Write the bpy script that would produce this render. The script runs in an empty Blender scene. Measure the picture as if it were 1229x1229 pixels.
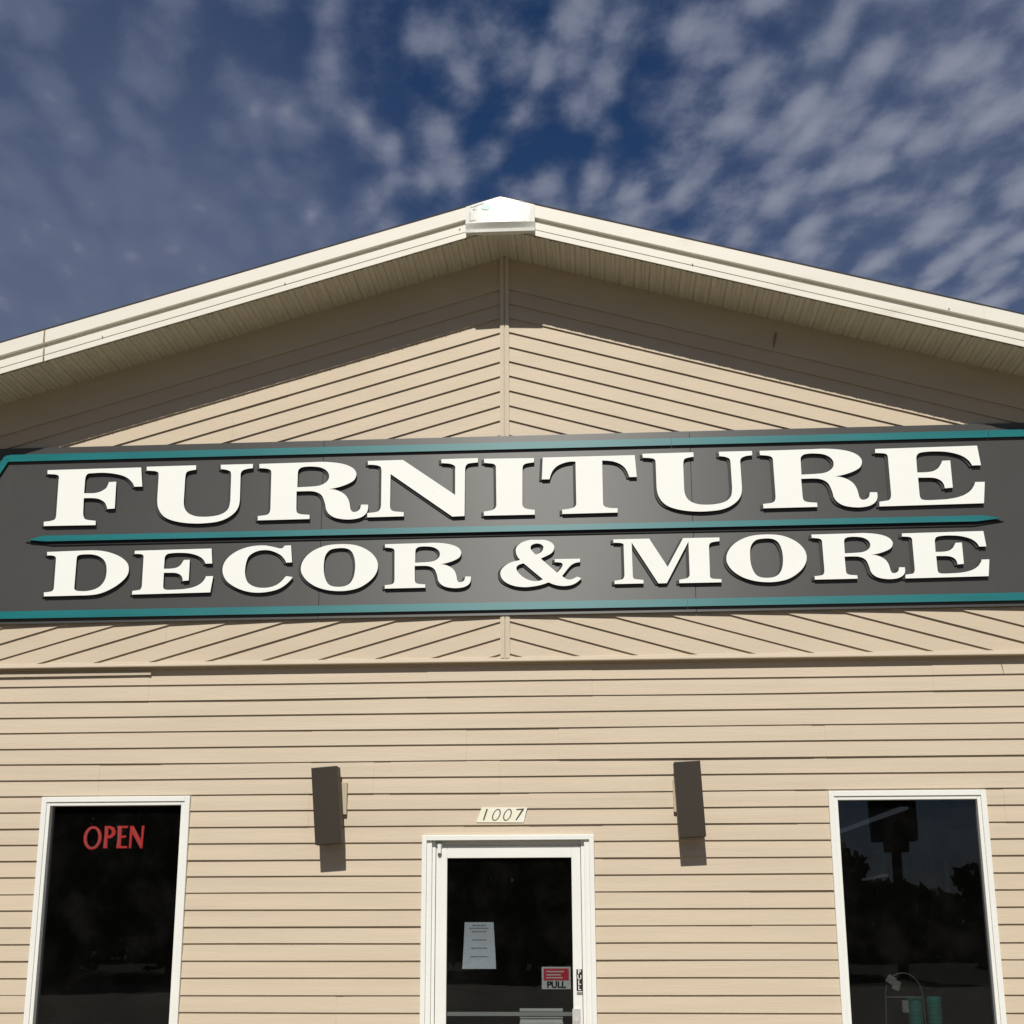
import bpy, bmesh, math, random
from mathutils import Vector, Matrix

# ------------------------------------------------------------------ camera, sky, sun, exposure
sc = bpy.context.scene
col = sc.collection
H = 1.75                      # eye height above the parking lot; all z below are given relative to the eye
TH, YAW, ROLL = 0.27039, -0.061868, -0.0036856
CX, CD = 0.60943, 9.1807
fw = Vector((math.sin(YAW)*math.cos(TH), math.cos(YAW)*math.cos(TH), math.sin(TH)))
rt = Vector((math.cos(YAW), -math.sin(YAW), 0)); up = rt.cross(fw)
c_, s_ = math.cos(ROLL), math.sin(ROLL)
rt, up = c_*rt + s_*up, -s_*rt + c_*up
cam_d = bpy.data.cameras.new('camera'); cam = bpy.data.objects.new('camera', cam_d); col.objects.link(cam)
cam.matrix_world = Matrix(((rt.x, up.x, -fw.x, CX), (rt.y, up.y, -fw.y, -CD), (rt.z, up.z, -fw.z, H), (0, 0, 0, 1)))
cam_d.sensor_width = 36; cam_d.lens = 36*1713.04/1229; cam_d.clip_start = 0.05; cam_d.clip_end = 3000
sc.camera = cam

SUN = Vector((-0.055, -1.0, 1.04)).normalized()
sun_d = bpy.data.lights.new('sun', 'SUN'); sun = bpy.data.objects.new('sun', sun_d); col.objects.link(sun)
sun_d.energy = 4.2; sun_d.angle = math.radians(0.5); sun_d.color = (1.0, 0.955, 0.88)
sun.rotation_euler = SUN.to_track_quat('Z', 'Y').to_euler(); sun.location = (0, -20, 25)

def nd(nt, typ, **kw):
    n = nt.nodes.new(typ)
    for k, v in kw.items():
        if k.startswith('i_'):
            key = k[2:]; key = int(key) if key.isdigit() else key.replace('_', ' ')
            n.inputs[key].default_value = v
        else: setattr(n, k, v)
    return n
def mth(nt, op, a, b=None, c=None, clamp=False):
    n = nt.nodes.new('ShaderNodeMath'); n.operation = op; n.use_clamp = clamp
    for i, v in enumerate((a, b, c)):
        if v is None: continue
        if isinstance(v, (int, float)): n.inputs[i].default_value = v
        else: nt.links.new(v, n.inputs[i])
    return n.outputs[0]
def ramp(nt, v, a, b, lo=0.0, hi=1.0, smooth=True):
    n = nt.nodes.new('ShaderNodeMapRange'); n.interpolation_type = 'SMOOTHSTEP' if smooth else 'LINEAR'
    nt.links.new(v, n.inputs[0]); n.inputs[1].default_value = a; n.inputs[2].default_value = b
    n.inputs[3].default_value = lo; n.inputs[4].default_value = hi
    return n.outputs[0]
def mixc(nt, f, a, b):
    n = nt.nodes.new('ShaderNodeMix'); n.data_type = 'RGBA'
    for s, v in ((n.inputs[0], f), (n.inputs[6], a), (n.inputs[7], b)):
        if isinstance(v, (int, float)): s.default_value = v
        elif isinstance(v, tuple): s.default_value = (*v, 1) if len(v) == 3 else v
        else: nt.links.new(v, s)
    return n.outputs[2]

w = bpy.data.worlds.new('World'); sc.world = w; w.use_nodes = True
nt = w.node_tree; nt.nodes.clear()
L = nt.links.new
sky = nd(nt, 'ShaderNodeTexSky', sky_type='NISHITA', sun_disc=False, sun_elevation=math.asin(SUN.z),
         sun_rotation=math.atan2(SUN.x, SUN.y), altitude=300, air_density=1.0, dust_density=0.3, ozone_density=2.5)
hsv = nd(nt, 'ShaderNodeHueSaturation', i_Saturation=1.25, i_Value=0.37); L(sky.outputs[0], hsv.inputs['Color']); skc = mixc(nt, 1.0, hsv.outputs[0], (.70, .80, 1.0)); skc.node.blend_type = 'MULTIPLY'
tc = nd(nt, 'ShaderNodeTexCoord')
sep = nd(nt, 'ShaderNodeSeparateXYZ'); L(tc.outputs['Generated'], sep.inputs[0])
zc = mth(nt, 'MAXIMUM', sep.outputs[2], 0.03)
u = mth(nt, 'DIVIDE', sep.outputs[0], zc); v = mth(nt, 'DIVIDE', sep.outputs[1], zc)
uv = nd(nt, 'ShaderNodeCombineXYZ'); L(u, uv.inputs[0]); L(v, uv.inputs[1])
mp = nd(nt, 'ShaderNodeCombineXYZ'); L(mth(nt, 'ADD', u, mth(nt, 'MULTIPLY', v, 0.16)), mp.inputs[0]); L(mth(nt, 'MULTIPLY', v, 0.47), mp.inputs[1])
warp = nd(nt, 'ShaderNodeTexNoise', i_Scale=5.0, i_Detail=3.0); L(mp.outputs[0], warp.inputs['Vector'])
wv = nd(nt, 'ShaderNodeVectorMath', operation='MULTIPLY_ADD'); L(warp.outputs['Color'], wv.inputs[0]); wv.inputs[1].default_value = (.10, .07, 0); L(mp.outputs[0], wv.inputs[2])
puff = nd(nt, 'ShaderNodeTexNoise', i_Scale=20.0, i_Detail=7.0, i_Roughness=0.56, i_Lacunarity=2.2); pv = nd(nt, 'ShaderNodeCombineXYZ'); L(mth(nt, 'ADD', u, mth(nt, 'MULTIPLY', v, 0.10)), pv.inputs[0]); L(mth(nt, 'MULTIPLY', v, 0.62), pv.inputs[1]); L(pv.outputs[0], puff.inputs['Vector'])
cell = nd(nt, 'ShaderNodeTexVoronoi', feature='SMOOTH_F1', i_Scale=18.5, i_Smoothness=0.6); L(wv.outputs[0], cell.inputs['Vector'])
big = nd(nt, 'ShaderNodeTexNoise', i_Scale=3.2, i_Detail=2.0); L(uv.outputs[0], big.inputs['Vector'])
# cloudlets thin out in a lane ahead, a milky sheet lies to the left
lane = mth(nt, 'ABSOLUTE', mth(nt, 'ADD', u, 0.17))
clear = mth(nt, 'MULTIPLY', ramp(nt, lane, 0.0, 0.36, 1.0, 0.0), ramp(nt, v, 2.2, 1.4))
cov = mth(nt, 'ADD', mth(nt, 'MULTIPLY', mth(nt, 'SUBTRACT', big.outputs[0], 0.5), 0.75), mth(nt, 'ADD', mth(nt, 'MULTIPLY', clear, -0.08), ramp(nt, u, 0.05, 0.45, 0.0, 0.16)))
d0 = mth(nt, 'MULTIPLY', mth(nt, 'SUBTRACT', 0.46, cell.outputs['Distance']), 1.15)
pf = mth(nt, 'MULTIPLY', mth(nt, 'SUBTRACT', puff.outputs[0], 0.5), 0.95)
dens = mth(nt, 'ADD', mth(nt, 'ADD', pf, d0), cov)
m1 = mth(nt, 'MULTIPLY', ramp(nt, dens, -0.44, 0.24), ramp(nt, sep.outputs[2], 0.06, 0.2))
left = ramp(nt, u, -0.10, -0.62)
sheet = mth(nt, 'MULTIPLY', left, ramp(nt, v, 1.2, 2.2, 0.35, 0.85))
veil = ramp(nt, v, 1.6, 2.8, 0.03, 0.50)
right = ramp(nt, u, -0.05, 0.5, 0.0, 0.45)
base = mth(nt, 'MAXIMUM', mth(nt, 'MAXIMUM', sheet, veil), right)
rest = mth(nt, 'SUBTRACT', 1.0, base)
cl = mth(nt, 'ADD', base, mth(nt, 'MULTIPLY', m1, mth(nt, 'MULTIPLY', rest, 0.80)), clamp=True)
shade = mixc(nt, ramp(nt, mth(nt, 'SUBTRACT', dens, mth(nt, 'MULTIPLY', left, 0.45)), -0.22, 0.70), (1.15, 1.42, 2.25), (2.75, 2.98, 3.75))
tot = mixc(nt, cl, skc, shade)
bg = nd(nt, 'ShaderNodeBackground', i_Strength=0.10); L(tot, bg.inputs[0])
ow = nd(nt, 'ShaderNodeOutputWorld'); L(bg.outputs[0], ow.inputs[0])
sc.view_settings.view_transform = 'Standard'; sc.view_settings.look = 'None'
sc.view_settings.exposure = 0.0; sc.view_settings.gamma = 1.0
sc.cycles.max_bounces = 8; sc.cycles.transparent_max_bounces = 12

# ------------------------------------------------------------------ materials
def mat(name, base, rough=0.6, spec=0.5, metal=0.0, var=0.06, scale=3.0, stretch=(1, 1, 1), var2=None, bump=0.0, bscale=60.0,
        bstretch=(1, 1, 1), emit=None, es=0.0, rvar=0.0, grime=None, aniso=0.0):
    m = bpy.data.materials.new(name); m.use_nodes = True; nt = m.node_tree; nt.nodes.clear(); L = nt.links.new
    out = nd(nt, 'ShaderNodeOutputMaterial'); b = nd(nt, 'ShaderNodeBsdfPrincipled')
    b.inputs['Roughness'].default_value = rough; b.inputs['Metallic'].default_value = metal
    b.inputs['Specular IOR Level'].default_value = spec
    L(b.outputs[0], out.inputs[0])
    tc = nd(nt, 'ShaderNodeTexCoord'); mp = nd(nt, 'ShaderNodeMapping'); mp.inputs['Scale'].default_value = stretch
    L(tc.outputs['Object'], mp.inputs[0])
    n = nd(nt, 'ShaderNodeTexNoise', i_Scale=scale, i_Detail=5.0, i_Roughness=0.6); L(mp.outputs[0], n.inputs['Vector'])
    f = ramp(nt, n.outputs[0], 0.3, 0.7, 0, 1, False)
    lo = tuple(c*(1-var) for c in base); hi = tuple(min(1, c*(1+var)) for c in base)
    if var2: hi = var2
    c = mixc(nt, f, lo, hi)
    if grime:
        g = nd(nt, 'ShaderNodeTexNoise', i_Scale=grime[1], i_Detail=8.0, i_Roughness=0.7)
        mg = nd(nt, 'ShaderNodeMapping'); mg.inputs['Scale'].default_value = grime[3]; L(tc.outputs['Object'], mg.inputs[0]); L(mg.outputs[0], g.inputs['Vector'])
        c = mixc(nt, ramp(nt, g.outputs[0], grime[2], grime[2]+0.2, 0, grime[4]), c, grime[0])
    L(c, b.inputs['Base Color'])
    if aniso:
        b.inputs['Anisotropic'].default_value = aniso; tv = nd(nt, 'ShaderNodeCombineXYZ'); tv.inputs[2].default_value = 1.0; L(tv.outputs[0], b.inputs['Tangent'])
    if rvar:
        L(ramp(nt, n.outputs[0], 0.3, 0.7, rough-rvar, rough+rvar, False), b.inputs['Roughness'])
    if bump:
        mb = nd(nt, 'ShaderNodeMapping'); mb.inputs['Scale'].default_value = bstretch; L(tc.outputs['Object'], mb.inputs[0])
        n2 = nd(nt, 'ShaderNodeTexNoise', i_Scale=bscale, i_Detail=3.0); L(mb.outputs[0], n2.inputs['Vector'])
        bp = nd(nt, 'ShaderNodeBump', i_Strength=1.0, i_Distance=bump); L(n2.outputs[0], bp.inputs['Height']); L(bp.outputs[0], b.inputs['Normal'])
    if emit:
        b.inputs['Emission Color'].default_value = (*emit, 1); b.inputs['Emission Strength'].default_value = es
    return m
M = {}
M['siding'] = mat('vinyl_siding', (.580, .486, .362), .55, .35, var=.06, scale=1.6, stretch=(.5, 1, 9), bump=.0012, bscale=26, bstretch=(.25, 1, 9), grime=((.46, .38, .27), 1.2, .57, (.5, 1, 7), .35))
M['siding_g'] = mat('gable_siding', (.560, .466, .343), .55, .35, var=.04, scale=1.6, stretch=(1, 1, 3), bump=.0010, bscale=24, bstretch=(1, 1, 2), grime=((.44, .36, .26), 1.2, .57, (1, 1, 2), .35))
M['trim_tan'] = mat('tan_trim', (.62, .53, .41), .5, .4, var=.03)
M['soffit'] = mat('soffit_vinyl', (.52, .49, .395), .6, .3, var=.08, scale=5, stretch=(6, .5, 1), grime=((.70, .67, .55), 9.0, .54, (5, .5, 1), .7))
M['fascia'] = mat('fascia_metal', (.80, .765, .67), .45, .5, var=.03, scale=2.0, stretch=(.6, 1, 2), grime=((.55, .47, .34), 2.6, .58, (.5, 1, 2.5), .45))
M['white'] = mat('white_frame', (.82, .825, .78), .4, .5, var=.025, scale=4, bump=.0002, bscale=30)
M['plate'] = mat('glossy_plate', (.66, .66, .60), .30, .32, var=.03, scale=6, bump=.006, bscale=7, grime=((.55, .52, .42), 9.0, .63, (1, 1, 1), .7))
M['mint'] = mat('mint_smudge', (.55, .80, .68), .5, .4, var=.05)
M['rust'] = mat('rust_stain', (.28, .20, .12), .8, .3, var=.3, scale=30)
M['shingle'] = mat('roof_shingle', (.05, .045, .04), .9, .3, var=.3, scale=20)
M['panel'] = mat('sign_panel', (.066, .066, .063), .45, .55, var=.05, scale=1.2, rvar=.015, aniso=.9, grime=((.105, .102, .095), 2.2, .58, (3, 1, .35), .4))
M['letter'] = mat('letter_white', (.90, .91, .86), .45, .5, var=.012)
M['letter_side'] = mat('letter_side_black', (.012, .012, .011), .5, .4, var=.05)
M['backing'] = mat('backing_black', (.035, .034, .030), .5, .5, var=.05)
M['teal'] = mat('teal_strip', (.005, .165, .178), .46, .6, var=.10, scale=3, stretch=(.6, 1, 6), rvar=.015, aniso=.88)
M['bronze'] = mat('bronze_metal', (.036, .028, .019), .55, .45, var=.08, scale=5)
M['block'] = mat('mounting_block', (.50, .43, .31), .55, .35, var=.05)
M['metal'] = mat('aluminium', (.45, .46, .46), .35, .5, metal=.8, var=.05)
M['dark_metal'] = mat('dark_metal', (.09, .09, .088), .5, .4, var=.05)
M['label'] = mat('dull_label', (.20, .20, .19), .6, .3, var=.2, scale=60)
M['gray'] = mat('grey_plastic', (.50, .49, .47), .5, .4, var=.05)
M['black'] = mat('black_ink', (.012, .012, .012), .6, .4, var=.02)
M['ink'] = mat('faded_ink', (.10, .085, .05), .5, .4, var=.1)
M['paper'] = mat('paper', (.80, .83, .90), .8, .2, var=.03)
M['text_gray'] = mat('printed_text', (.30, .31, .34), .8, .2, var=.05)
M['red'] = mat('sticker_red', (.75, .05, .08), .5, .4, var=.15, scale=40)
M['sticker'] = mat('sticker_grey', (.78, .78, .74), .5, .4, var=.05)
M['reflective'] = mat('reflective_label', (.86, .85, .60), .35, .6, var=.02, scale=6, var2=(.90, .86, .84))
M['neon'] = mat('neon_red', (.5, .05, .06), .4, .5, var=.02, emit=(1.0, .06, .05), es=.55)
M['neon_dim'] = mat('neon_pink', (.4, .15, .15), .4, .5, var=.02, emit=(.6, .16, .14), es=.45)
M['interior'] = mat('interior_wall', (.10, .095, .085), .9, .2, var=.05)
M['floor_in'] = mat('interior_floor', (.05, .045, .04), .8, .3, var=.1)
M['tube'] = mat('light_tube', (.7, .7, .7), .5, .4, var=.02, emit=(.75, .85, 1.0), es=.05)
M['basket'] = mat('woven_teal', (.012, .16, .135), .7, .3, var=.25, scale=30, bump=.004, bscale=50)
M['bark'] = mat('bark', (.07, .05, .035), .9, .2, var=.3, scale=6, stretch=(1, 1, .2))
M['leaf'] = mat('leaf', (.035, .065, .018), .6, .4, var=.35, scale=1.2)
M['asphalt'] = mat('asphalt', (.155, .135, .098), .9, .3, var=.2, scale=3, bump=.004, bscale=120, grime=((.07, .065, .06), .5, .55, (1, 1, 1), .5))
M['concrete'] = mat('concrete', (.36, .31, .23), .85, .3, var=.1, scale=3, bump=.002, bscale=80)
M['grass'] = mat('grass_ground', (.028, .042, .014), .9, .2, var=.3, scale=2)
def glass(name, tint, ior=1.5):
    m = bpy.data.materials.new(name); m.use_nodes = True; nt = m.node_tree; nt.nodes.clear()
    out = nd(nt, 'ShaderNodeOutputMaterial'); tr = nd(nt, 'ShaderNodeBsdfTransparent'); tr.inputs[0].default_value = (*tint, 1)
    gl = nd(nt, 'ShaderNodeBsdfGlossy'); gl.inputs['Roughness'].default_value = 0.0; gl.inputs['Color'].default_value = (.9, .95, 1, 1)
    geo = nd(nt, 'ShaderNodeNewGeometry'); dt = nd(nt, 'ShaderNodeVectorMath', operation='DOT_PRODUCT')
    nt.links.new(geo.outputs['Incoming'], dt.inputs[0]); nt.links.new(geo.outputs['Normal'], dt.inputs[1])
    g1 = mth(nt, 'SUBTRACT', 1.0, mth(nt, 'ABSOLUTE', dt.outputs['Value']))
    fr = mth(nt, 'MULTIPLY_ADD', mth(nt, 'POWER', g1, 5.0), .95, .040, clamp=True); mx = nd(nt, 'ShaderNodeMixShader')
    tc = nd(nt, 'ShaderNodeTexCoord'); n = nd(nt, 'ShaderNodeTexNoise', i_Scale=1.5, i_Detail=1.0); nt.links.new(tc.outputs['Object'], n.inputs['Vector'])
    bp = nd(nt, 'ShaderNodeBump', i_Strength=1.0, i_Distance=.0006); nt.links.new(n.outputs[0], bp.inputs['Height']); nt.links.new(bp.outputs[0], gl.inputs['Normal'])
    nt.links.new(fr, mx.inputs[0]); nt.links.new(tr.outputs[0], mx.inputs[1]); nt.links.new(gl.outputs[0], mx.inputs[2]); df_ = nd(nt, 'ShaderNodeBsdfDiffuse'); df_.inputs[0].default_value = (.55, .52, .46, 1)
    n3 = nd(nt, 'ShaderNodeTexNoise', i_Scale=3.5, i_Detail=6.0, i_Roughness=.65); nt.links.new(tc.outputs['Object'], n3.inputs['Vector'])
    m2 = nd(nt, 'ShaderNodeMixShader'); nt.links.new(ramp(nt, n3.outputs[0], .42, .72, .002, .008), m2.inputs[0]); nt.links.new(mx.outputs[0], m2.inputs[1]); nt.links.new(df_.outputs[0], m2.inputs[2])
    nt.links.new(m2.outputs[0], out.inputs[0])
    return m
M['glass'] = glass('tinted_glass', (.70, .72, .72))

# ------------------------------------------------------------------ mesh helpers
def tag(o, label=None, cat=None, group=None, kind=None):
    for k, v in (('label', label), ('category', cat), ('group', group), ('kind', kind)):
        if v: o[k] = v
    return o
def empty(name, loc):
    o = bpy.data.objects.new(name, None); col.objects.link(o); o.empty_display_size = .1
    o.location = (loc[0], loc[1], loc[2]+H); return o
def wloc(o):
    p = Vector((0, 0, 0))
    while o is not None: p += o.location; o = o.parent
    return p
class MB:
    def __init__(s): s.v = []; s.f = []; s.mi = []
    def poly(s, pts, mi=0):
        i = len(s.v); s.v += [tuple(p) for p in pts]; s.f.append(tuple(range(i, i+len(pts)))); s.mi.append(mi)
    def box(s, x0, x1, y0, y1, z0, z1, mi=0):
        c = [(x0, y0, z0), (x1, y0, z0), (x1, y1, z0), (x0, y1, z0), (x0, y0, z1), (x1, y0, z1), (x1, y1, z1), (x0, y1, z1)]
        i = len(s.v); s.v += c
        for q in ((0, 3, 2, 1), (4, 5, 6, 7), (0, 1, 5, 4), (1, 2, 6, 5), (2, 3, 7, 6), (3, 0, 4, 7)):
            s.f.append(tuple(i+k for k in q)); s.mi.append(mi)
    def hexa(s, c, mi=0):
        i = len(s.v); s.v += [tuple(p) for p in c]
        for q in ((0, 3, 2, 1), (4, 5, 6, 7), (0, 1, 5, 4), (1, 2, 6, 5), (2, 3, 7, 6), (3, 0, 4, 7)):
            s.f.append(tuple(i+k for k in q)); s.mi.append(mi)
    def prism(s, pts, y0, y1, mi=0, side=None):      # pts (x,z) outline counter-clockwise seen from -Y
        n = len(pts); i = len(s.v)
        s.v += [(x, y0, z) for x, z in pts] + [(x, y1, z) for x, z in pts]
        s.f.append(tuple(range(i, i+n))); s.mi.append(mi)
        s.f.append(tuple(range(i+2*n-1, i+n-1, -1))); s.mi.append(mi)
        for k in range(n):
            l = (k+1) % n; s.f.append((i+k, i+n+k, i+n+l, i+l)); s.mi.append(mi if side is None else side)
    def tube(s, pts, r, n=10, mi=0):
        rings = []
        for k, p in enumerate(pts):
            p = Vector(p); a = Vector(pts[max(0, k-1)]); b = Vector(pts[min(len(pts)-1, k+1)])
            t = (b-a).normalized(); e = t.orthogonal().normalized() if abs(t.z) > .9 else t.cross(Vector((0, 0, 1))).normalized()
            f = t.cross(e); rr = r[k] if isinstance(r, (list, tuple)) else r
            i = len(s.v); s.v += [tuple(p+(e*math.cos(2*math.pi*q/n)+f*math.sin(2*math.pi*q/n))*rr) for q in range(n)]; rings.append(i)
        for a, b in zip(rings, rings[1:]):
            for q in range(n):
                s.f.append((a+q, a+(q+1) % n, b+(q+1) % n, b+q)); s.mi.append(mi)
        s.f.append(tuple(rings[0]+q for q in range(n-1, -1, -1))); s.mi.append(mi)
        s.f.append(tuple(rings[-1]+q for q in range(n))); s.mi.append(mi)
    def build(s, name, mats, parent=None, loc=None, bevel=0, smooth=False):
        if not isinstance(mats, (list, tuple)): mats = [mats]
        me = bpy.data.meshes.new(name)
        if parent is not None: off = wloc(parent)
        elif loc is not None: off = Vector((loc[0], loc[1], loc[2]+H))
        else: off = Vector((0, 0, H))
        me.from_pydata([(x-off.x, y-off.y, z+H-off.z) for x, y, z in s.v], [], s.f)
        for m in mats: me.materials.append(m)
        for p, mi in zip(me.polygons, s.mi): p.material_index = mi
        if smooth:
            for p in me.polygons: p.use_smooth = True
        me.update()
        o = bpy.data.objects.new(name, me); col.objects.link(o)
        if parent is not None: o.parent = parent
        else: o.location = off
        if bevel:
            b = o.modifiers.new('bevel', 'BEVEL'); b.width = bevel; b.segments = 2; b.limit_method = 'ANGLE'; b.angle_limit = math.radians(40)
        return o
def clip(poly, a, b, c):          # keep a*x+b*z<=c
    o = []
    for i in range(len(poly)):
        p, q = poly[i], poly[(i+1) % len(poly)]
        dp, dq = a*p[0]+b*p[1]-c, a*q[0]+b*q[1]-c
        if dp <= 0: o.append(p)
        if (dp < 0 < dq) or (dq < 0 < dp):
            t = dp/(dp-dq); o.append((p[0]+t*(q[0]-p[0]), p[1]+t*(q[1]-p[1])))
    return o

def rs(seed):
    r = random.Random(seed); return r
class Wob:                         # smooth 1-D wobble
    def __init__(s, seed, amp):
        r = random.Random(seed); s.t = [(r.uniform(.35, 2.4), r.uniform(0, 6.28), r.uniform(.3, 1)*amp) for _ in range(5)]
    def __call__(s, x): return sum(a*math.sin(f*x+p) for f, p, a in s.t)/1.6

# ================================================================== THE GROUND
g = MB(); g.poly([(-900, -900, -1.80), (900, -900, -1.80), (900, 900, -1.80), (-900, 900, -1.80)])
tag(g.build('ground', M['grass']), kind='structure')
g = MB(); g.box(-60, 60, -26, -1.6, -1.9, -1.765)
tag(g.build('parking_lot', M['asphalt']), kind='structure')
g = MB(); g.box(-12, 12, -1.6, 0.02, -1.9, -1.75)
tag(g.build('walkway', M['concrete'], bevel=.01), kind='structure')

# ================================================================== THE BUILDING
TAN = 0.285; PK = 4.393            # roof slope, soffit height at the ridge
CO = 1/math.sqrt(1+TAN*TAN)
BW = 9.0; BD = 24.0; EX = .0       # half width, depth
def soff(x): return PK-abs(x)*TAN
bld = empty('shop_building', (0, 0, -1.75))
tag(bld, 'single storey shop with tan vinyl siding, white trimmed gable and glass door', 'building')

# lower wall siding ------------------------------------------------
OPEN = [(-2.965, -2.06, -1.15, .665), (2.045, 2.945, -1.15, .66), (-.515, .53, -1.75, .415)]   # x0,x1,z0,z1
Z0R, PI_ = 1.5186, .1016
sd = MB()
for k in range(-1, 33):
    zt, zb = Z0R-PI_*k, Z0R-PI_*(k+1)
    zt = min(zt, 1.56)
    r = rs(1000+k//2); seams = sorted(r.uniform(-8, 8) for _ in range(7))
    wob = Wob(500+k, .0016); wob2 = Wob(600+k//2, .0016)
    wobt = Wob(500+k-1, .0016)
    def yo(x, k=k): return sum(1 for s_ in seams if x > s_) % 2 * -.0022
    cuts = sorted({zt, zb} | {o[3] for o in OPEN if zb < o[3] < zt} | {o[2] for o in OPEN if zb < o[2] < zt}, reverse=True)
    for a, b in zip(cuts, cuts[1:]):
        zm = (a+b)/2
        xs = set([-BW + .15*i for i in range(int(2*BW/.15)+1)]) | {BW}
        for s_ in seams: xs |= {s_, s_+.0008}
        for o in OPEN: xs |= {o[0], o[1]}
        xs = sorted(xs)
        for x0, x1 in zip(xs, xs[1:]):
            xm = (x0+x1)/2
            if any(o[0] < xm < o[1] and o[2] < zm < o[3] for o in OPEN): continue
            def P(x, z, e):
                t = (zt-z)/(zt-zb); o_ = yo(x)
                dz = (wobt(x)*(1-t)+wob(x)*t)
                return (x, -.001-.0110*t**.8+o_+wob2(x), z+dz)
            zmid = (a+b)/2
            sd.poly([P(x0, b, 0), P(x1, b, 0), P(x1, a, 0), P(x0, a, 0)])
            if b == zb:
                p0, p1 = P(x0, b, 0), P(x1, b, 0)
                sd.poly([p0, (p0[0], .004, p0[2]+.0015), (p1[0], .004, p1[2]+.0015), p1])
sd.build('wall_siding', M['siding'], bld)

# gable siding -----------------------------------------------------
gs = MB(); GZ, GP = 4.155, .1067
for side in (-1, 1):
    for j in range(-3, 34):
        if j in (-1,): continue
        ztop = GZ-(j-1)*GP if j != 0 else GZ+3*GP
        zbot = GZ-j*GP
        if j < -1: continue
        r = rs(77+j//2+(50 if side > 0 else 0)); cutx = [r.uniform(.5, 8) for _ in range(2)]
        for q in range(24):
            xa, xb = q*BW/24, (q+1)*BW/24
            w0 = Wob(200+j+side*40, .0010); w1 = Wob(200+j-1+side*40, .0010)
            poly = [(xa, zbot-xa*TAN+w0(xa)), (xb, zbot-xb*TAN+w0(xb)), (xb, ztop-xb*TAN+w1(xb)), (xa, ztop-xa*TAN+w1(xa))]
            for c3 in ((0, -1, -1.553), (TAN, 1, PK+.01), (-1, 0, -.012)):
                poly = clip(poly, *c3)
                if len(poly) < 3: break
            if len(poly) < 3: continue
            yoff = -.0015*(sum(1 for c_ in cutx if xa > c_) % 2)
            def Y(x, z):
                t = (zbot+GP-x*TAN-z)/GP; return -.031-.0125*max(0, min(1, t))**.8+yoff
            pp = [(side*x, Y(x, z), z) for x, z in poly]
            if side < 0: pp.reverse()
            gs.poly(pp)
            ln = [p for p in poly if abs(p[1]-(zbot-p[0]*TAN+w0(p[0]))) < .0008]
            if len(ln) >= 2:
                a, b = min(ln), max(ln)
                gs.poly([(side*a[0], Y(*a), a[1]), (side*a[0], -.028, a[1]+.0015), (side*b[0], -.028, b[1]+.0015), (side*b[0], Y(*b), b[1])])
gs.build('gable_siding', M['siding_g'], bld)
bk = MB(); bk.poly([(-BW, -.026, 1.54), (BW, -.026, 1.54), (BW, -.026, soff(BW)), (0, -.026, PK), (-BW, -.026, soff(BW))])
bk.build('gable_sheathing', M['interior'], bld)
# centre trim: two flat faces and a groove
ct = MB()
pr = [(-.031, -.03), (-.031, -.052), (-.004, -.056), (-.0015, -.047), (.0015, -.047), (.004, -.056), (.031, -.052), (.031, -.03)]
for (xa, ya), (xb, yb) in zip(pr, pr[1:]):
    ct.poly([(xa-.004, ya, 1.556), (xb-.004, yb, 1.556), (xb-.004, yb, PK-.004), (xa-.004, ya, PK-.004)])
ct.build('centre_trim', M['trim_tan'], bld)
# belt flashing
bt = MB(); bt.box(-BW, BW, -.062, .003, 1.533, 1.546); bt.box(-BW, BW, -.050, -.03, 1.546, 1.562)
bt.build('belt_trim', M['trim_tan'], bld, bevel=.002)
lt = MB()
N = 24
for i in range(N):
    xa, xb = -4.6+i*(2.26/N), -4.6+(i+1)*(2.26/N)
    def zz(x): return 1.497-.007*max(0, (-2.34-x))/2.26
    lt.hexa([(xa, -.024, zz(xa)-.014), (xb, -.024, zz(xb)-.014), (xb, -.016, zz(xb)-.014), (xa, -.016, zz(xa)-.014),
             (xa, -.026, zz(xa)+.003), (xb, -.026, zz(xb)+.003), (xb, -.016, zz(xb)+.003), (xa, -.016, zz(xa)+.003)])
tag(lt.build('loose_trim', M['trim_tan'], bld), 'sagging strip of tan trim under the belt')
sg = MB(); sg.hexa([(1.822, -.0468, 3.660), (1.832, -.0468, 3.660), (1.832, -.031, 3.660), (1.822, -.031, 3.660), (1.840, -.0468, 3.768), (1.858, -.0468, 3.768), (1.858, -.031, 3.768), (1.840, -.031, 3.768)]); sg.build('siding_gap', M['rust'], bld)
sg = MB(); sg.hexa([(3.158, -.0150, 1.418), (3.162, -.0150, 1.418), (3.162, -.002, 1.418), (3.158, -.002, 1.418), (3.149, -.0150, 1.488), (3.153, -.0150, 1.488), (3.153, -.002, 1.488), (3.149, -.002, 1.488)]); sg.build('siding_gap', M['rust'], bld)

# soffit -----------------------------------------------------------
sf = MB(); YF = -.472
pts = []
x = 0.0
while x < BW+.3:
    pts += [(x, 0), (x+.030, 0), (x+.033, -.006), (x+.038, -.006), (x+.041, 0), (x+.057, 0), (x+.061, -.005), (x+.065, 0), (x+.089, 0), (x+.092, .007), (x+.097, .007)]
    x += .1
for side in (-1, 1):
    for (a, da), (b, db) in zip(pts, pts[1:]):
        q = [(side*a, YF, soff(a)+da), (side*b, YF, soff(b)+db), (side*b, -.026, soff(b)+db), (side*a, -.026, soff(a)+da)]
        if side < 0: q.reverse()
        sf.poly(q)
sf.build('soffit', M['soffit'], bld)
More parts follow.
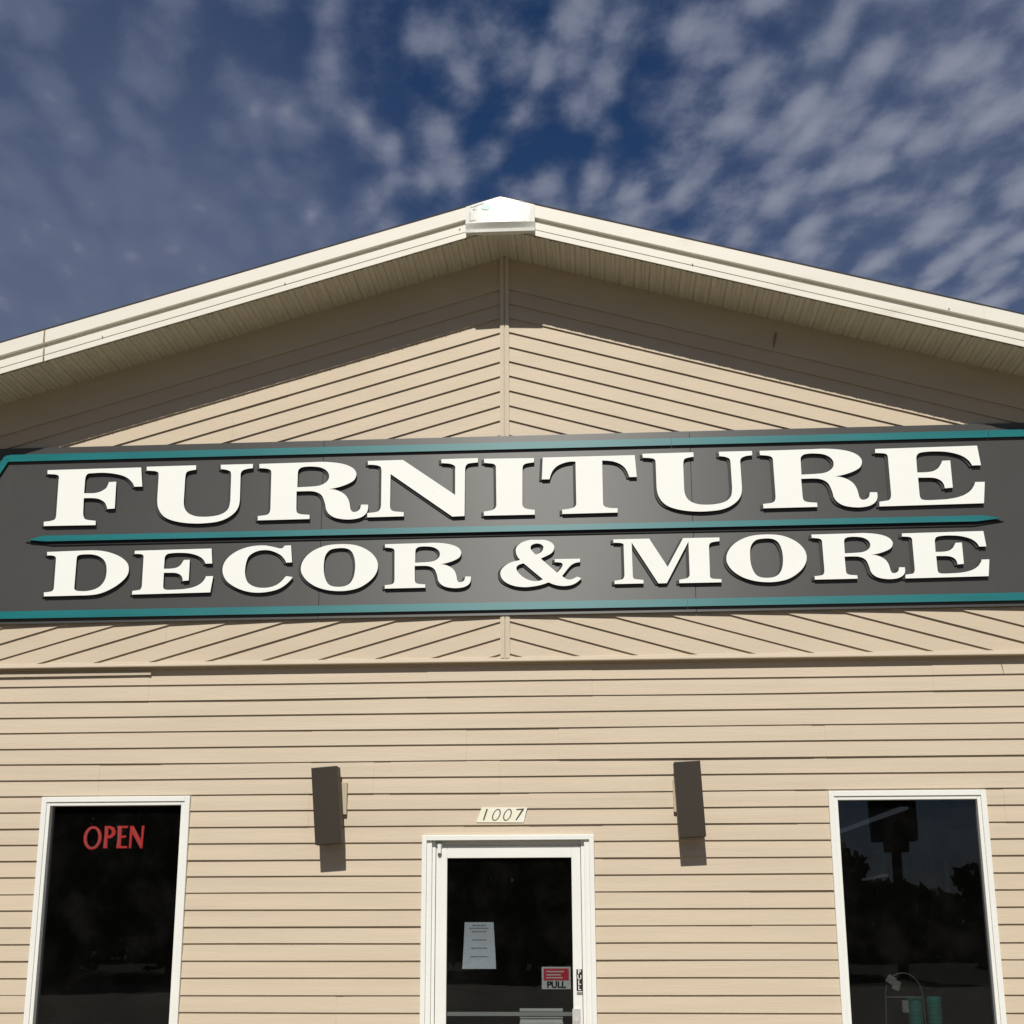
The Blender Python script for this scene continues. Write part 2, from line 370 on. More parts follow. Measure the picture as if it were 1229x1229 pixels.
# rake fascia (bent metal profile) ----------------------------------
prof = [(-.462, .0), (-.476, 0), (-.476, .040), (-.480, .043), (-.480, .092), (-.478, .095), (-.470, .097), (-.470, .122), (-.494, .122), (-.496, .125), (-.496, .212), (-.490, .217), (-.44, .217)]
XE = BW+.35
for side, lab in ((-1, None), (1, None)):
    fm = MB()
    cuts = [0.0, 3.06, 6.1, XE] if side < 0 else [0.0, 3.12, 6.2, XE]
    for n_, (xa, xb) in enumerate(zip(cuts, cuts[1:])):
        dy = -.0012*(n_ % 2)
        for (ya, za), (yb, zb) in zip(prof, prof[1:]):
            q = [(side*xa, ya+dy, PK+.008+za-xa*TAN), (side*xb, ya+dy, PK+.008+za-xb*TAN), (side*xb, yb+dy, PK+.008+zb-xb*TAN), (side*xa, yb+dy, PK+.008+zb-xa*TAN)]
            if side < 0: q.reverse()
            fm.poly(q)
    fm.build('rake_fascia', M['fascia'], bld)
st = MB()
for zz_, h in ((.127, .088), (.046, .045), (.003, .034)):
    yb = -.4985 if zz_ > .1 else (-.4825 if zz_ > .04 else -.4785)
    st.hexa([(-3.068, yb, PK+.008+zz_-3.068*TAN), (-3.057, yb, PK+.008+zz_-3.057*TAN), (-3.057, yb+.003, PK+.008+zz_-3.057*TAN), (-3.068, yb+.003, PK+.008+zz_-3.068*TAN),
             (-3.068, yb, PK+.008+zz_+h-3.068*TAN), (-3.059, yb, PK+.008+zz_+h-3.059*TAN), (-3.059, yb+.003, PK+.008+zz_+h-3.059*TAN), (-3.068, yb+.003, PK+.008+zz_+h-3.068*TAN)])
tag(st.build('fascia_seam', M['rust'], bld), 'rust stained seam in the left fascia')
for xs_, zz_, yb in ((-2.67, .052, -.4835), (-1.45, .052, -.4835), (1.27, .05, -.4835), (2.9, .14, -.5), (-.275, .075, -.4835)):
    sw = MB(); zc_ = PK+.008+zz_-abs(xs_)*TAN
    sw.prism([(xs_+.005*math.cos(a*math.pi/4), zc_+.005*math.sin(a*math.pi/4)) for a in range(8)], yb-.003, yb+.004)
    sw.build('fascia_screw', M['gray'], bld)
# ridge plate --------------------------------------------------------
pz = PK-.040
def plate_y(z): return -.505+.0*(z-pz)
pl = MB()
X0, X1 = -.232, .232
ztp = lambda x: PK+.008+.216-abs(x)*TAN
N = 12
tilt = -.045                                   # leans back towards the roof at the top
for i in range(N):
    xa, xb = X0+(X1-X0)*i/N, X0+(X1-X0)*(i+1)/N
    cols_ = []
    for x in (xa, xb):
        za, zb = pz+.062, ztp(x)
        bow = -.015*(1-(x/X1)**2)
        cols_.append([(x, -.520+bow+(zz_-za)*.16, zz_) for zz_ in (za, za+(zb-za)*.33, za+(zb-za)*.66, zb)])
    for k in range(3):
        pl.poly([cols_[0][k], cols_[1][k], cols_[1][k+1], cols_[0][k+1]])
    pl.poly([cols_[0][3], cols_[1][3], (xb, -.44, ztp(xb)), (xa, -.44, ztp(xa))])
    pl.poly([(xa, -.508, pz+.022), (xb, -.508, pz+.022), cols_[1][0], cols_[0][0]])      # lower flange, shaded recess
pl.box(X0, X1, -.516, -.466, pz-.001, pz+.021)
for x in (X0, X1):
    pl.poly([(x, -.47, pz+.021), (x, -.508, pz+.022), (x, -.520, pz+.062), (x, -.505, ztp(x)), (x, -.47, ztp(x))])
plo = pl.build('ridge_plate', M['plate'], bld)
tag(plo, 'sun-bleached white cover plate at the gable peak')
def plm(pts, mt):
    wm = MB(); wm.poly([(x, -.5225-.015*(1-(x/X1)**2)+(z-.062)*.16-.001, pz+z) for x, z in pts]); wm.build('worn_mark', M[mt], plo)
plm([(-.207, .080), (-.165, .080), (-.165, .086), (-.199, .088), (-.199, .150), (-.207, .155)], 'gray')
plm([(-.187, .168), (-.166, .168), (-.170, .176), (-.184, .177)], 'gray')
plm([(-.200, .190), (-.198, .186), (-.110, .214), (-.113, .218)], 'gray')
plm([(.118, .230), (.150, .224), (.166, .216), (.150, .218)], 'gray')
plm([(-.006, .250), (.012, .249), (.010, .256), (-.004, .257)], 'gray')
plm([(-.120, .165), (-.080, .160), (-.068, .185), (-.082, .215), (-.115, .205), (-.130, .185)], 'mint')
# roof ---------------------------------------------------------------
rf = MB()
for side in (-1, 1):
    ze = lambda x, d: PK+.008+.217+d-x*TAN
    c = [(0, -.485, ze(0, .001)), (side*XE, -.485, ze(XE, .001)), (side*XE, BD+.4, ze(XE, .001)), (0, BD+.4, ze(0, .001)),
         (0, -.485, ze(0, .016)), (side*XE, -.485, ze(XE, .016)), (side*XE, BD+.4, ze(XE, .016)), (0, BD+.4, ze(0, .016))]
    rf.hexa(c)
rf.build('roof', M['shingle'], bld)
# side and rear walls, interior --------------------------------------
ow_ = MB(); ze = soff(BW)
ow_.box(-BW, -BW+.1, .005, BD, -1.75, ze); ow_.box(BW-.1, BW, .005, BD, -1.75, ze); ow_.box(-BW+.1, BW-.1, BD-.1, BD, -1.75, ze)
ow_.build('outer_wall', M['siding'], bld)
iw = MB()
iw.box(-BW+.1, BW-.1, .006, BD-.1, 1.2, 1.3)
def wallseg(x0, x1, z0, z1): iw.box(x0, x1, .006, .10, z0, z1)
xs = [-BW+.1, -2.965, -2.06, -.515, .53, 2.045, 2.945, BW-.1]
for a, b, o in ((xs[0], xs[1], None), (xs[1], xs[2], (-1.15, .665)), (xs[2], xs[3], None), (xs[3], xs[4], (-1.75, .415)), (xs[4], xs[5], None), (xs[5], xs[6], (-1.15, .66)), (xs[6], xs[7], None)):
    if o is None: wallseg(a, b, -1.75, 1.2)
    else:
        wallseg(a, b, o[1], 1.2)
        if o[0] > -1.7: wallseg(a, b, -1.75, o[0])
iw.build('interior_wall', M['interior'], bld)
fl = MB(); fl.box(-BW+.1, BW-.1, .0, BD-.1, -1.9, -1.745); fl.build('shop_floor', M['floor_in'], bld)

# windows --------------------------------------------------------------
def window(x0, x1, zt, zb, lab):
    f = MB()
    def ring(a0, a1, c0, c1, y0, y1, w_):     # frame ring
        f.box(a0, a0+w_, y0, y1, c0, c1); f.box(a1-w_, a1, y0, y1, c0, c1)
        f.box(a0+w_, a1-w_, y0, y1, c1-w_, c1); f.box(a0+w_, a1-w_, y0, y1, c0, c0+w_)
    ring(x0, x1, zb, zt, -.034, .012, .034)
    ring(x0+.0345, x1-.0345, zb+.0345, zt-.0345, -.026, .06, .022)
    w_ = f.build('window_frame', M['white'], bld, bevel=.0025); tag(w_, lab)
    p = MB(); p.box(x0+.055, x1-.055, .020, .026, zb+.055, zt-.055); p.build('pane', M['glass'], w_)
    return w_
window(-3.000, -2.030, .698, -1.18, 'white window frame left of the door')
window(2.012, 2.978, .695, -1.18, 'white window frame right of the door')

# door -----------------------------------------------------------------
DX0, DX1, DT = -.532, .547, .439
dr = empty('door', (0, 0, -1.75)); dr.parent = bld; dr.location = Vector((0, 0, 0))
df = MB()
for (a, b) in ((DX0, DX0+.030), (DX1-.030, DX1)): df.box(a, b, -.036, .10, -1.75, DT)
df.box(DX0+.030, DX1-.030, -.036, .10, DT-.030, DT)
for (a, b) in ((DX0+.0305, DX0+.062), (DX1-.062, DX1-.0305)): df.box(a, b, -.020, .10, -1.75, DT-.0305)
for (a, b) in ((DX0+.0625, DX0+.083), (DX1-.083, DX1-.0625)): df.box(a, b, .004, .10, -1.75, DT-.0305)
df.box(DX0+.0625, DX1-.0625, .03, .10, DT-.062, DT-.0305)
df.build('door_frame', M['white'], dr, bevel=.002)
dl = MB(); a, b, t_ = DX0+.086, DX1-.086, DT-.064
GX0, GX1, GT = -.376, .404, .301
dl.box(a, GX0, .010, .052, -1.74, t_); dl.box(GX1, b, .010, .052, -1.74, t_); dl.box(GX0, GX1, .010, .052, GT, t_); dl.box(GX0, GX1, .010, .052, -1.74, -1.50)
dl.build('door_leaf', M['white'], dr, bevel=.003)
p = MB(); p.box(GX0, GX1, .030, .036, -1.50, GT); p.build('door_pane', M['glass'], dr)
h = MB(); h.tube([(DX0+.108, -.004, DT-.108), (DX0+.108, -.004, DT-.052)], .013, 14); h.tube([(DX0+.108, -.004, DT-.114), (DX0+.108, -.004, DT-.108)], .009, 12, 1)
h.box(DX0+.090, DX0+.126, -.006, .012, DT-.062, DT-.048)
h.build('pivot_hinge', [M['white'], M['black']], dr)
pb = MB(); pb.box(GX0, GX1-.01, .060, .085, -.640, -.618); 
pbo = pb.build('push_bar', M['gray'], dr)
pb = MB(); pb.box(.075, .335, .075, .10, -.688, -.598); pb.box(.072, .338, .068, .076, -.612, -.598); pb.box(.072, .338, .068, .076, -.688, -.676); pb.box(.072, .338, .066, .076, -.652, -.646)
pb.build('bar_housing', M['white'], pbo)
hp = MB(); hp.box(.398, .446, -.006, .0095, -1.05, -.595); hp.tube([(.422, -.006, -.66), (.422, -.05, -.66), (.422, -.05, -.98), (.422, -.006, -.98)], .011, 10)
hp.build('pull_handle', M['gray'], dr)
# ================================================================== THE SHOP SIGN
sign = empty('shop_sign', (0, -.046, 1.835))
tag(sign, 'long dark grey sign with raised white lettering and teal border bars', 'sign')
KP, KL = .0022, .0038            # the board hangs a hair off level
PX = [-3.78, -1.233, 1.236, 3.78]
for i in range(3):
    a, b = PX[i]+.0008, PX[i+1]-.0008
    m = MB(); y = (-.0615, -.0625, -.0618)[i]
    c = [(a, y, 1.835+a*KP), (b, y, 1.835+b*KP), (b, -.046, 1.835+b*KP), (a, -.046, 1.835+a*KP),
         (a, y, 3.066+a*KP), (b, y, 3.066+b*KP), (b, -.046, 3.066+b*KP), (a, -.046, 3.066+a*KP)]
    m.hexa(c); m.build('sign_panel', M['panel'], sign, bevel=.0015)
m = MB(); m.box(-3.7, 3.7, -.0455, -.0445, 1.84, 3.05); m.build('back_rail', M['interior'], sign)

def strip(pts, y=-.0628, th=.017, name='border_bar', par=None, tilt=0):
    m = MB(); n = len(pts)
    zmid = sum(p[1] for p in pts)/n
    pts = [(x, z+x*KP) for x, z in pts]
    i = 0
    f = [(x, y-th+tilt*(z-zmid), z) for x, z in pts]; b = [(x, y, z) for x, z in pts]
    m.v = f+b; m.f = [tuple(range(n))]; m.mi = [0]
    for k in range(n):
        l = (k+1) % n; m.f.append((k, n+k, n+l, l)); m.mi.append(1)
    return m.build(name, [M['teal'], M['letter_side']], par or sign)
# top bar in lengths, corners cut off, bottom bar, centre bar with pointed ends
strip([(-3.413, 2.965), (1.113, 2.965), (1.113, 3.014), (-3.437, 3.014)], tilt=.0)
strip([(1.115, 2.965), (3.19, 2.965), (3.19, 3.014), (1.115, 3.014)])
strip([(3.192, 2.965), (3.47, 2.965), (3.49, 3.014), (3.192, 3.014)])
strip([(-3.67, 2.60), (-3.62, 2.60), (-3.414, 2.964), (-3.438, 3.013)][::1])
strip([(3.62, 2.60), (3.67, 2.60), (3.491, 3.013), (3.471, 2.964)])
strip([(-3.67, 1.869), (1.18, 1.869), (1.18, 1.919), (-3.67, 1.919)])
strip([(1.182, 1.869), (3.67, 1.869), (3.67, 1.919), (1.182, 1.919)])
bb_ = strip([(-3.21, 2.404), (-3.10, 2.393), (3.06, 2.393), (3.215, 2.410), (3.215, 2.414), (3.10, 2.433), (-3.12, 2.433), (-3.21, 2.409)], y=-.0705, name='centre_bar')
m = MB(); m.prism([(x, z+x*KP) for x, z in [(-3.245, 2.396), (-3.06, 2.368), (3.04, 2.368), (3.238, 2.396), (3.05, 2.42), (-3.1, 2.42)]], -.070, -.0628)
m.build('bar_backing', M['letter_side'], bb_)

GLYPH = {
 'F': ['c0,396 c648,398 c665,263 c611,263 s596,291 s561,325 s514,347 s453,361 s387,368 s321,367 s285,364 s270,347 c266,327 c266,225 s332,224 s377,233 s415,256 s428,282 c433,300 c483,301 c486,113 c436,111 s427,135 s412,159 s381,179 s348,188 s308,191 c267,191 c271,79 s280,52 s300,38 c361,29 c363,0 c7,2 c5,31 s52,36 s80,47 c87,73 c83,325 s84,345 s74,359 s50,365 c2,369'],
 'U': ['c0,402 c340,403 c342,373 s303,367 s280,358 s272,338 c270,308 c270,147 s275,114 s290,83 s317,60 s360,44 s412,39 s470,41 s522,51 s559,70 s581,99 s588,139 c589,159 c586,326 s581,350 s568,360 s544,368 c513,372 c511,402 c731,402 c732,373 s694,369 s669,361 s656,351 s650,335 c650,311 c653,151 s648,111 s633,78 s606,49 s562,21 s505,3 s440,-4 s376,-6 s298,-1 s226,12 s166,33 s125,64 s100,105 s91,138 c88,165 c87,333 s84,356 s70,367 s43,372 c2,375'],
 'R': ['c0,401 c350,403 s427,404 s512,397 s583,382 s636,357 s661,326 s663,299 s648,269 s613,247 s562,228 s511,216 c479,212 s524,205 s563,189 s596,164 s616,131 s625,98 s630,71 s641,52 s660,47 s682,55 s695,69 c702,97 c748,96 s748,65 s737,36 s709,13 s671,1 s620,-3 s568,2 s523,14 s487,38 s467,69 s460,102 s450,135 s438,162 s418,182 s389,195 s350,201 c261,201 c264,80 s268,57 s282,45 s308,39 c355,35 c356,7 c6,6 c5,35 s47,39 s72,45 s85,61 c89,85 c85,318 s84,341 s75,358 s49,367 c1,372', 'c265,229 c265,320 s267,346 s280,363 s305,372 s351,374 s409,368 s448,352 s472,328 s480,301 s473,274 s448,251 s413,237 s362,232'],
 'N': ['c0,402 c237,403 c592,148 c591,325 s591,345 s578,359 s549,369 c498,374 c497,401 c743,402 c743,372 s699,369 s674,363 s660,346 c657,323 c655,2 c574,0 c155,307 c156,88 s159,65 s170,51 s192,44 c248,38 c249,10 c5,9 c4,38 s46,41 s74,47 s90,63 c96,89 c94,328 s90,352 s77,365 s45,373 c1,376'],
 'I': ['c1,396 c336,392 c335,362 s302,359 s274,352 s261,339 c258,319 c256,79 s259,59 s275,44 s303,37 c337,32 c338,0 c0,1 c0,29 s35,33 s63,41 s78,54 c84,73 c81,324 s79,344 s66,358 s41,363 c1,368'],
 'T': ['c8,394 c620,394 c630,243 c581,243 s571,274 s553,308 s522,335 s481,353 s444,360 c403,363 c403,72 s406,52 s421,40 s455,32 c498,30 c497,1 c133,0 c133,29 s173,33 s205,41 s222,53 c227,69 c226,360 s190,361 s146,352 s104,333 s75,304 s59,271 c51,242 c0,242'],
 'E': ['c2,393 c663,398 c676,264 c620,263 s603,294 s571,324 s524,346 s462,361 s399,366 s342,366 s293,360 s272,347 c263,325 c262,224 s317,224 s367,231 s400,251 s420,280 c430,300 c481,301 c482,116 c432,112 s426,142 s410,165 s384,180 s349,187 c264,189 c265,76 s268,54 s281,39 s316,34 s379,35 s442,38 s505,48 s555,65 s596,93 s620,126 c629,149 c690,149 c672,5 c2,0 c4,31 s40,36 s65,40 s78,55 c83,77 c81,315 s80,342 s70,357 s46,363 c0,366'],
 'D': ['c0,304 c239,308 s317,308 s390,300 s458,280 s515,251 s554,214 s566,174 s560,135 s532,97 s485,59 s426,27 s362,7 s285,1 c263,1 c4,0 c1,26 s33,29 s55,34 s65,46 c67,63 c65,247 s63,264 s52,275 s29,280 c2,281', 'c205,48 c205,252 s208,269 s221,278 s252,282 s302,281 s347,271 s385,248 s407,217 s416,178 s416,133 s405,94 s380,61 s343,40 s294,30 s244,30 s216,36'],
 'C': ['c410,310 c453,312 c465,196 c427,194 s412,220 s389,245 s355,265 s317,279 s278,284 s234,279 s196,263 s170,239 s158,206 s152,167 s152,128 s161,89 s178,61 s207,41 s245,29 s289,26 s332,31 s370,46 s399,68 s417,89 c429,102 c473,95 s456,72 s424,42 s382,17 s328,2 s263,-5 s198,-1 s137,15 s81,41 s35,75 s9,115 s0,159 s10,203 s38,242 s86,277 s145,301 s205,313 s271,315 s321,307 s360,297 s382,292 s399,295'],
 'O': ['s256,312 s343,306 s409,285 s467,248 s504,200 s513,150 s498,101 s458,55 s394,15 s319,-3 s243,-5 s167,6 s96,32 s40,72 s8,117 s0,156 s11,200 s45,246 s98,281 s169,305', 's256,286 s300,282 s331,265 s351,231 s361,186 s362,137 s354,87 s334,49 s302,28 s259,22 s215,27 s185,44 s165,80 s154,125 s152,174 s157,224 s173,257 s202,279'],
 '&': ['s241,311 s290,309 s327,296 s351,273 s352,245 s337,221 s310,205 c264,184 c370,86 s394,110 s408,134 s403,150 s384,156 c357,158 c357,178 c522,177 c521,155 s491,150 s467,138 s448,120 c403,64 s420,49 s441,39 s465,40 s484,48 c501,56 c528,47 s510,28 s483,10 s451,0 s414,-3 s377,1 s345,10 c314,24 s287,14 s249,4 s201,-3 s154,-5 s100,2 s52,19 s15,47 s0,83 s7,116 s37,145 s74,164 c130,177 s114,198 s104,223 s102,251 s115,276 s145,297 s188,310', 's241,287 s268,280 s283,264 s279,242 s262,223 c232,210 s214,229 s201,246 s198,263 s209,279', 'c152,155 c279,44 s255,35 s223,33 s186,41 s149,61 s122,86 s106,111 s105,130 s122,146'],
 'M': ['c1,302 c234,302 c349,109 c456,300 c691,299 c691,275 s657,271 s634,265 s623,251 c621,227 c620,50 s622,33 s640,24 s663,22 c693,20 c692,0 c421,0 c421,22 s453,27 s476,33 s488,46 c490,60 c490,278 c340,2 c286,1 c119,280 c121,58 s124,41 s140,32 c189,26 c189,3 c2,3 c2,24 s34,29 s57,35 s66,52 c68,69 c67,247 s66,268 s53,276 s30,279 c0,280'],
}

def outline(txt, n=5):
    P = [(t[0], float(t[1:].split(',')[0]), float(t[1:].split(',')[1])) for t in txt.split()]
    out = []; N = len(P)
    for i in range(N):
        p1, p2 = P[i], P[(i+1) % N]
        out.append((p1[1], p1[2]))
        if p1[0] == 'c' and p2[0] == 'c': continue
        p0 = P[i-1] if p1[0] == 's' else p1
        p3 = P[(i+2) % N] if p2[0] == 's' else p2
        for k in range(1, n):
            t = k/n
            q = [0.5*(2*p1[c]+(p2[c]-p0[c])*t+(2*p0[c]-5*p1[c]+4*p2[c]-p3[c])*t*t+(3*p1[c]-p0[c]-3*p2[c]+p3[c])*t**3) for c in (1, 2)]
            out.append(tuple(q))
    return out
def curve_mesh(name, conts, depth, bevel=0.0):
    cu = bpy.data.curves.new(name, 'CURVE'); cu.dimensions = '2D'; cu.fill_mode = 'BOTH'; cu.extrude = depth/2
    cu.bevel_depth = bevel; cu.bevel_resolution = 1
    for ct_ in conts:
        s = cu.splines.new('POLY'); s.points.add(len(ct_)-1)
        for p_, q in zip(s.points, ct_): p_.co = (q[0], q[1], 0, 1)
        s.use_cyclic_u = True
    o = bpy.data.objects.new(name, cu); col.objects.link(o)
    me = bpy.data.meshes.new_from_object(o.evaluated_get(bpy.context.evaluated_depsgraph_get()))
    bpy.data.objects.remove(o); bpy.data.curves.remove(cu); me.name = name
    return me
def stand(me):                    # curve plane (x, y) -> facade (x, z), facing -Y
    for v in me.vertices: x, y, z = v.co; v.co = (x, -z, y)
    me.update()
def place(me, name, mats, parent, x, y, z):
    me.materials.clear()
    for m_ in mats: me.materials.append(m_)
    if len(mats) > 1:
        for p_ in me.polygons: p_.material_index = 0 if p_.normal.y < -.6 else 1
    else:
        for p_ in me.polygons: p_.material_index = 0
    o = bpy.data.objects.new(name, me); col.objects.link(o); o.parent = parent
    o.location = Vector((x, y, z+H))-wloc(parent); return o
YP = -.0628; T1, T2 = .0095, .0125
NAT = {k: (max(p_[0] for p_ in outline(v_[0])), max(p_[1] for p_ in outline(v_[0]))) for k, v_ in GLYPH.items()}
def letter(ch, x0, x1, cap, base):       # cap = scale of the height against the traced letter
    wn, hn = NAT[ch]; sx = (x1-x0)/(wn/1000)
    cs = [[(a/1000*sx, b/1000*cap+(a/1000*sx)*KL) for a, b in outline(t)] for t in GLYPH[ch]]
    me = curve_mesh('letter', cs, T2-.001, .0005); stand(me)
    lo = place(me, 'letter', [M['letter'], M['letter_side']], sign, x0, YP-T1-T2/2, base+x0*KL)
    cb = [[(a-.019, b-.004) for a, b in c] for c in cs]
    mb = curve_mesh('drop_backing', cb, T1); stand(mb)
    place(mb, 'drop_backing', [M['backing'], M['letter_side']], lo, x0, YP-T1/2, base+x0*KL)
    return lo
B1, B2 = 2.5045, 2.0205
for ch, a, b, c in (('F', -3.129, -2.463, 1), ('U', -2.441, -1.709, 1), ('R', -1.665, -.917, 1), ('N', -.925, -.182, 1), ('I', -.141, .197, 1), ('T', .246, .876, 1),
                    ('U', .918, 1.642, 1), ('R', 1.692, 2.440, 1), ('E', 2.446, 3.136, 1)):
    letter(ch, a, b, c, B1)
r2 = .306/.403
for ch, a, b, c in (('D', -3.083, -2.516, 1), ('E', -2.484, -1.942, r2), ('C', -1.881, -1.408, 1), ('O', -1.355, -.842, 1), ('R', -.797, -.226, r2), ('&', -.031, .497, 1),
                    ('M', .711, 1.404, 1), ('O', 1.442, 1.958, 1), ('R', 1.998, 2.580, r2), ('E', 2.577, 3.118, r2)):
    letter(ch, a, b, c, B2)

# ================================================================== SMALL THINGS ON THE WALL
def wall_light(cx, z0, z1, sk, dep, lab, bx):
    o = empty('wall_light', (cx, -.014, (z0+z1)/2)); tag(o, lab, 'wall light', 'dark wall lights flanking the door')
    m = MB(); m.box(bx-.089, bx+.089, -.036, -.010, .572, .775); m.build('mounting_block', M['block'], o, bevel=.004)
    m = MB(); m.box(bx-.03, bx+.03, -.075, -.040, .60, .72); m.build('bracket', M['bronze'], o, bevel=.003)
    m = MB()
    def pt(x, y, z):               # turned a few degrees in the wall plane and tipped forward at the top
        dz = z-z0; return (x-sk*dz, y-dep*dz, z+(x-cx)*sk)
    w2 = .081
    m.hexa([pt(cx-w2, -.170, z0), pt(cx+w2, -.170, z0), pt(cx+w2, -.040, z0), pt(cx-w2, -.040, z0), pt(cx-w2, -.170, z1), pt(cx+w2, -.170, z1), pt(cx+w2, -.040, z1), pt(cx-w2, -.040, z1)])
    b = m.build('housing', M['bronze'], o, bevel=.003)
    return o
wall_light(-1.102, .385, .858, .078, .05, 'dark bronze box light on the siding left of the door', -1.105)
wall_light(1.155, .413, .872, .045, .03, 'dark bronze box light on the siding right of the door', 1.138)

def text_mesh(s, size, x, z, y, mat_, name, parent, bold=.0, shear=0.0, sx=1.0, th=.001):
    cu = bpy.data.curves.new(name, 'FONT'); cu.body = s; cu.size = size; cu.offset = bold; cu.extrude = th/2; cu.shear = shear
    cu.align_x = 'CENTER'; cu.align_y = 'CENTER'
    o = bpy.data.objects.new(name, cu); col.objects.link(o)
    me = bpy.data.meshes.new_from_object(o.evaluated_get(bpy.context.evaluated_depsgraph_get()))
    bpy.data.objects.remove(o); bpy.data.curves.remove(cu); me.name = name
    for v in me.vertices: v.co.x *= sx
    stand(me); return place(me, name, [mat_], parent, x, y, z)
def stroke(cs, w): pass
# house number: slanted reflective tabs with black italic figures
YN = -.0165
hn = empty('number_plate', (-.03, YN+.002, .515)); tag(hn, 'small pale reflective strip with slanted house number 1007 above the door', 'house number')
m = MB(); m.prism([(-.190, .519), (.108, .516), (.131, .608), (-.157, .612)], YN-.0006, YN+.006)
m.build('label_strip', M['reflective'], hn)
def ell(cx, cz, rx, rz, sk, n=28): return [(cx+rx*math.cos(t)+sk*rz*math.sin(t), cz+rz*math.sin(t)) for t in [2*math.pi*k/n for k in range(n)]]
sk = .33; cz = .564
def digit(conts, x, nm='digit'):
    me = curve_mesh(nm, [[(a-x, b-cz) for a, b in c] for c in conts], .0008); stand(me); place(me, nm, [M['ink']], hn, x, YN-.0012, cz)
digit([[(-.150, .532), (-.141, .530), (-.118, .600), (-.127, .603)]], -.134)
for cx_ in (-.064, .006): digit([ell(cx_, cz, .025, .037, sk), ell(cx_, cz, .018, .031, sk)[::-1]], cx_)
digit([[(.062, .600), (.112, .603), (.110, .595), (.064, .530), (.056, .532), (.096, .594), (.062, .592)]], .085)

# stickers on the door
sk1 = empty('door_sticker', (.30, .041, -.48)); tag(sk1, 'grey and red sticker reading PULL inside the door glass', 'sticker')
m = MB(); m.box(.211, .389, .0405, .0412, -.483, -.352); m.build('backing_sheet', M['sticker'], sk1)
m = MB(); m.box(.223, .378, .0394, .0402, -.432, -.362); m.build('red_field', M['red'], sk1)
for zz_, wd in ((-.380, .11), (-.399, .09), (-.416, .10)):
    m = MB(); m.box(.238, .238+wd, .0386, .0392, zz_-.004, zz_+.003); m.build('text_line', M['sticker'], sk1)
text_mesh('PULL', .052, .300, -.459, .0398, M['black'], 'lettering', sk1, bold=.0022, sx=1.02)
sk2 = empty('pull_sticker', (.443, .009, -.50)); tag(sk2, 'narrow black sticker with white vertical letters PULL on the door stile', 'sticker')
m = MB(); m.box(.425, .461, .0078, .0092, -.492, -.366); m.build('backing_sheet', M['black'], sk2)
for i, ch in enumerate('PULL'): text_mesh(ch, .036, .443, -.382-.031*i, .0068, M['white'], 'lettering', sk2, bold=.0008, sx=1.0)
m = MB(); m.box(.426, .461, .0078, .0092, -.514, -.498); tag(m.build('maker_label', M['label'], None, loc=(.443, .0092, -.514)), 'tiny grey label below the black vertical sticker on the door', 'label')
# notice
nt_ = empty('paper_notice', (-.176, .044, -.364)); tag(nt_, 'white paper notice taped inside the door glass', 'notice')
m = MB(); 
for i in range(6):
    za, zb = -.364+.277*i/6, -.364+.277*(i+1)/6
    def row(z):
        t = (z+.364)/.277; y = .045+.010*math.sin(t*3.1); return (-.281+.014*t, y, z), (-.071-.016*t, y, z)
    a, b = row(za); c, d = row(zb); m.poly([a, b, d, c])
m.build('sheet', M['paper'], nt_)
for zz_, w_ in ((-.105, .085), (-.122, .12), (-.142, .09), (-.192, .09), (-.241, .10), (-.292, .11)):
    m = MB(); t = (zz_+.364)/.277; y = .0435+.010*math.sin(t*3.1); r = rs(int(abs(zz_)*1000)); x = -.176-w_/2
    while x < -.176+w_/2-.004:
        l = r.uniform(.006, .018); m.box(x, min(x+l, -.176+w_/2), y-.0006, y, zz_-.003, zz_+.003); x += l+.004
    m.build('text_line', M['text_gray'], nt_)

# OPEN sign behind the left window --------------------------------------
on = empty('open_sign', (-2.525, .10, .36)); tag(on, 'red lit OPEN sign hanging behind the left window', 'sign')
YO = .060
on.scale = (.85, 1, .95)
def neon(conts, inner=None):
    xs_ = [p_[0] for p_ in conts[0]]; cx_ = min(xs_)
    me = curve_mesh('letter', [[(a-cx_, b-.37) for a, b in c] for c in conts], .012); stand(me)
    lo = place(me, 'letter', [M['neon']], on, cx_, YO, .37)
    if inner:
        me = curve_mesh('inner_tube', [[(a-cx_, b-.37) for a, b in c] for c in inner], .004); stand(me)
        place(me, 'inner_tube', [M['neon_dim']], lo, cx_, YO-.010, .37)
ZB, ZT = .378, .525; zc2 = (ZB+ZT)/2; rz = (ZT-ZB)/2
x0 = -2.775
neon([ell(x0+.068, zc2-.004, .068, rz+.004, 0, 36), ell(x0+.068, zc2-.004, .046, rz-.012, 0, 36)[::-1]], [ell(x0+.073, zc2-.004, .060, rz-.004, 0, 36), ell(x0+.073, zc2-.004, .050, rz-.010, 0, 36)[::-1]])
x = x0+.156
neon([[(x, ZB), (x+.030, ZB), (x+.026, ZB+.065), (x+.055, ZB+.068), (x+.082, ZB+.088), (x+.086, ZB+.112), (x+.070, ZB+.138), (x+.040, ZT), (x+.002, ZT), (x+.005, ZB+.09)],
      [(x+.028, ZB+.082), (x+.028, ZT-.014), (x+.045, ZT-.018), (x+.060, ZT-.034), (x+.058, ZB+.098), (x+.045, ZB+.084)]],
     [[(x+.012, ZB+.006), (x+.020, ZB+.006), (x+.020, ZT-.008), (x+.012, ZT-.008)]])
x = x0+.258
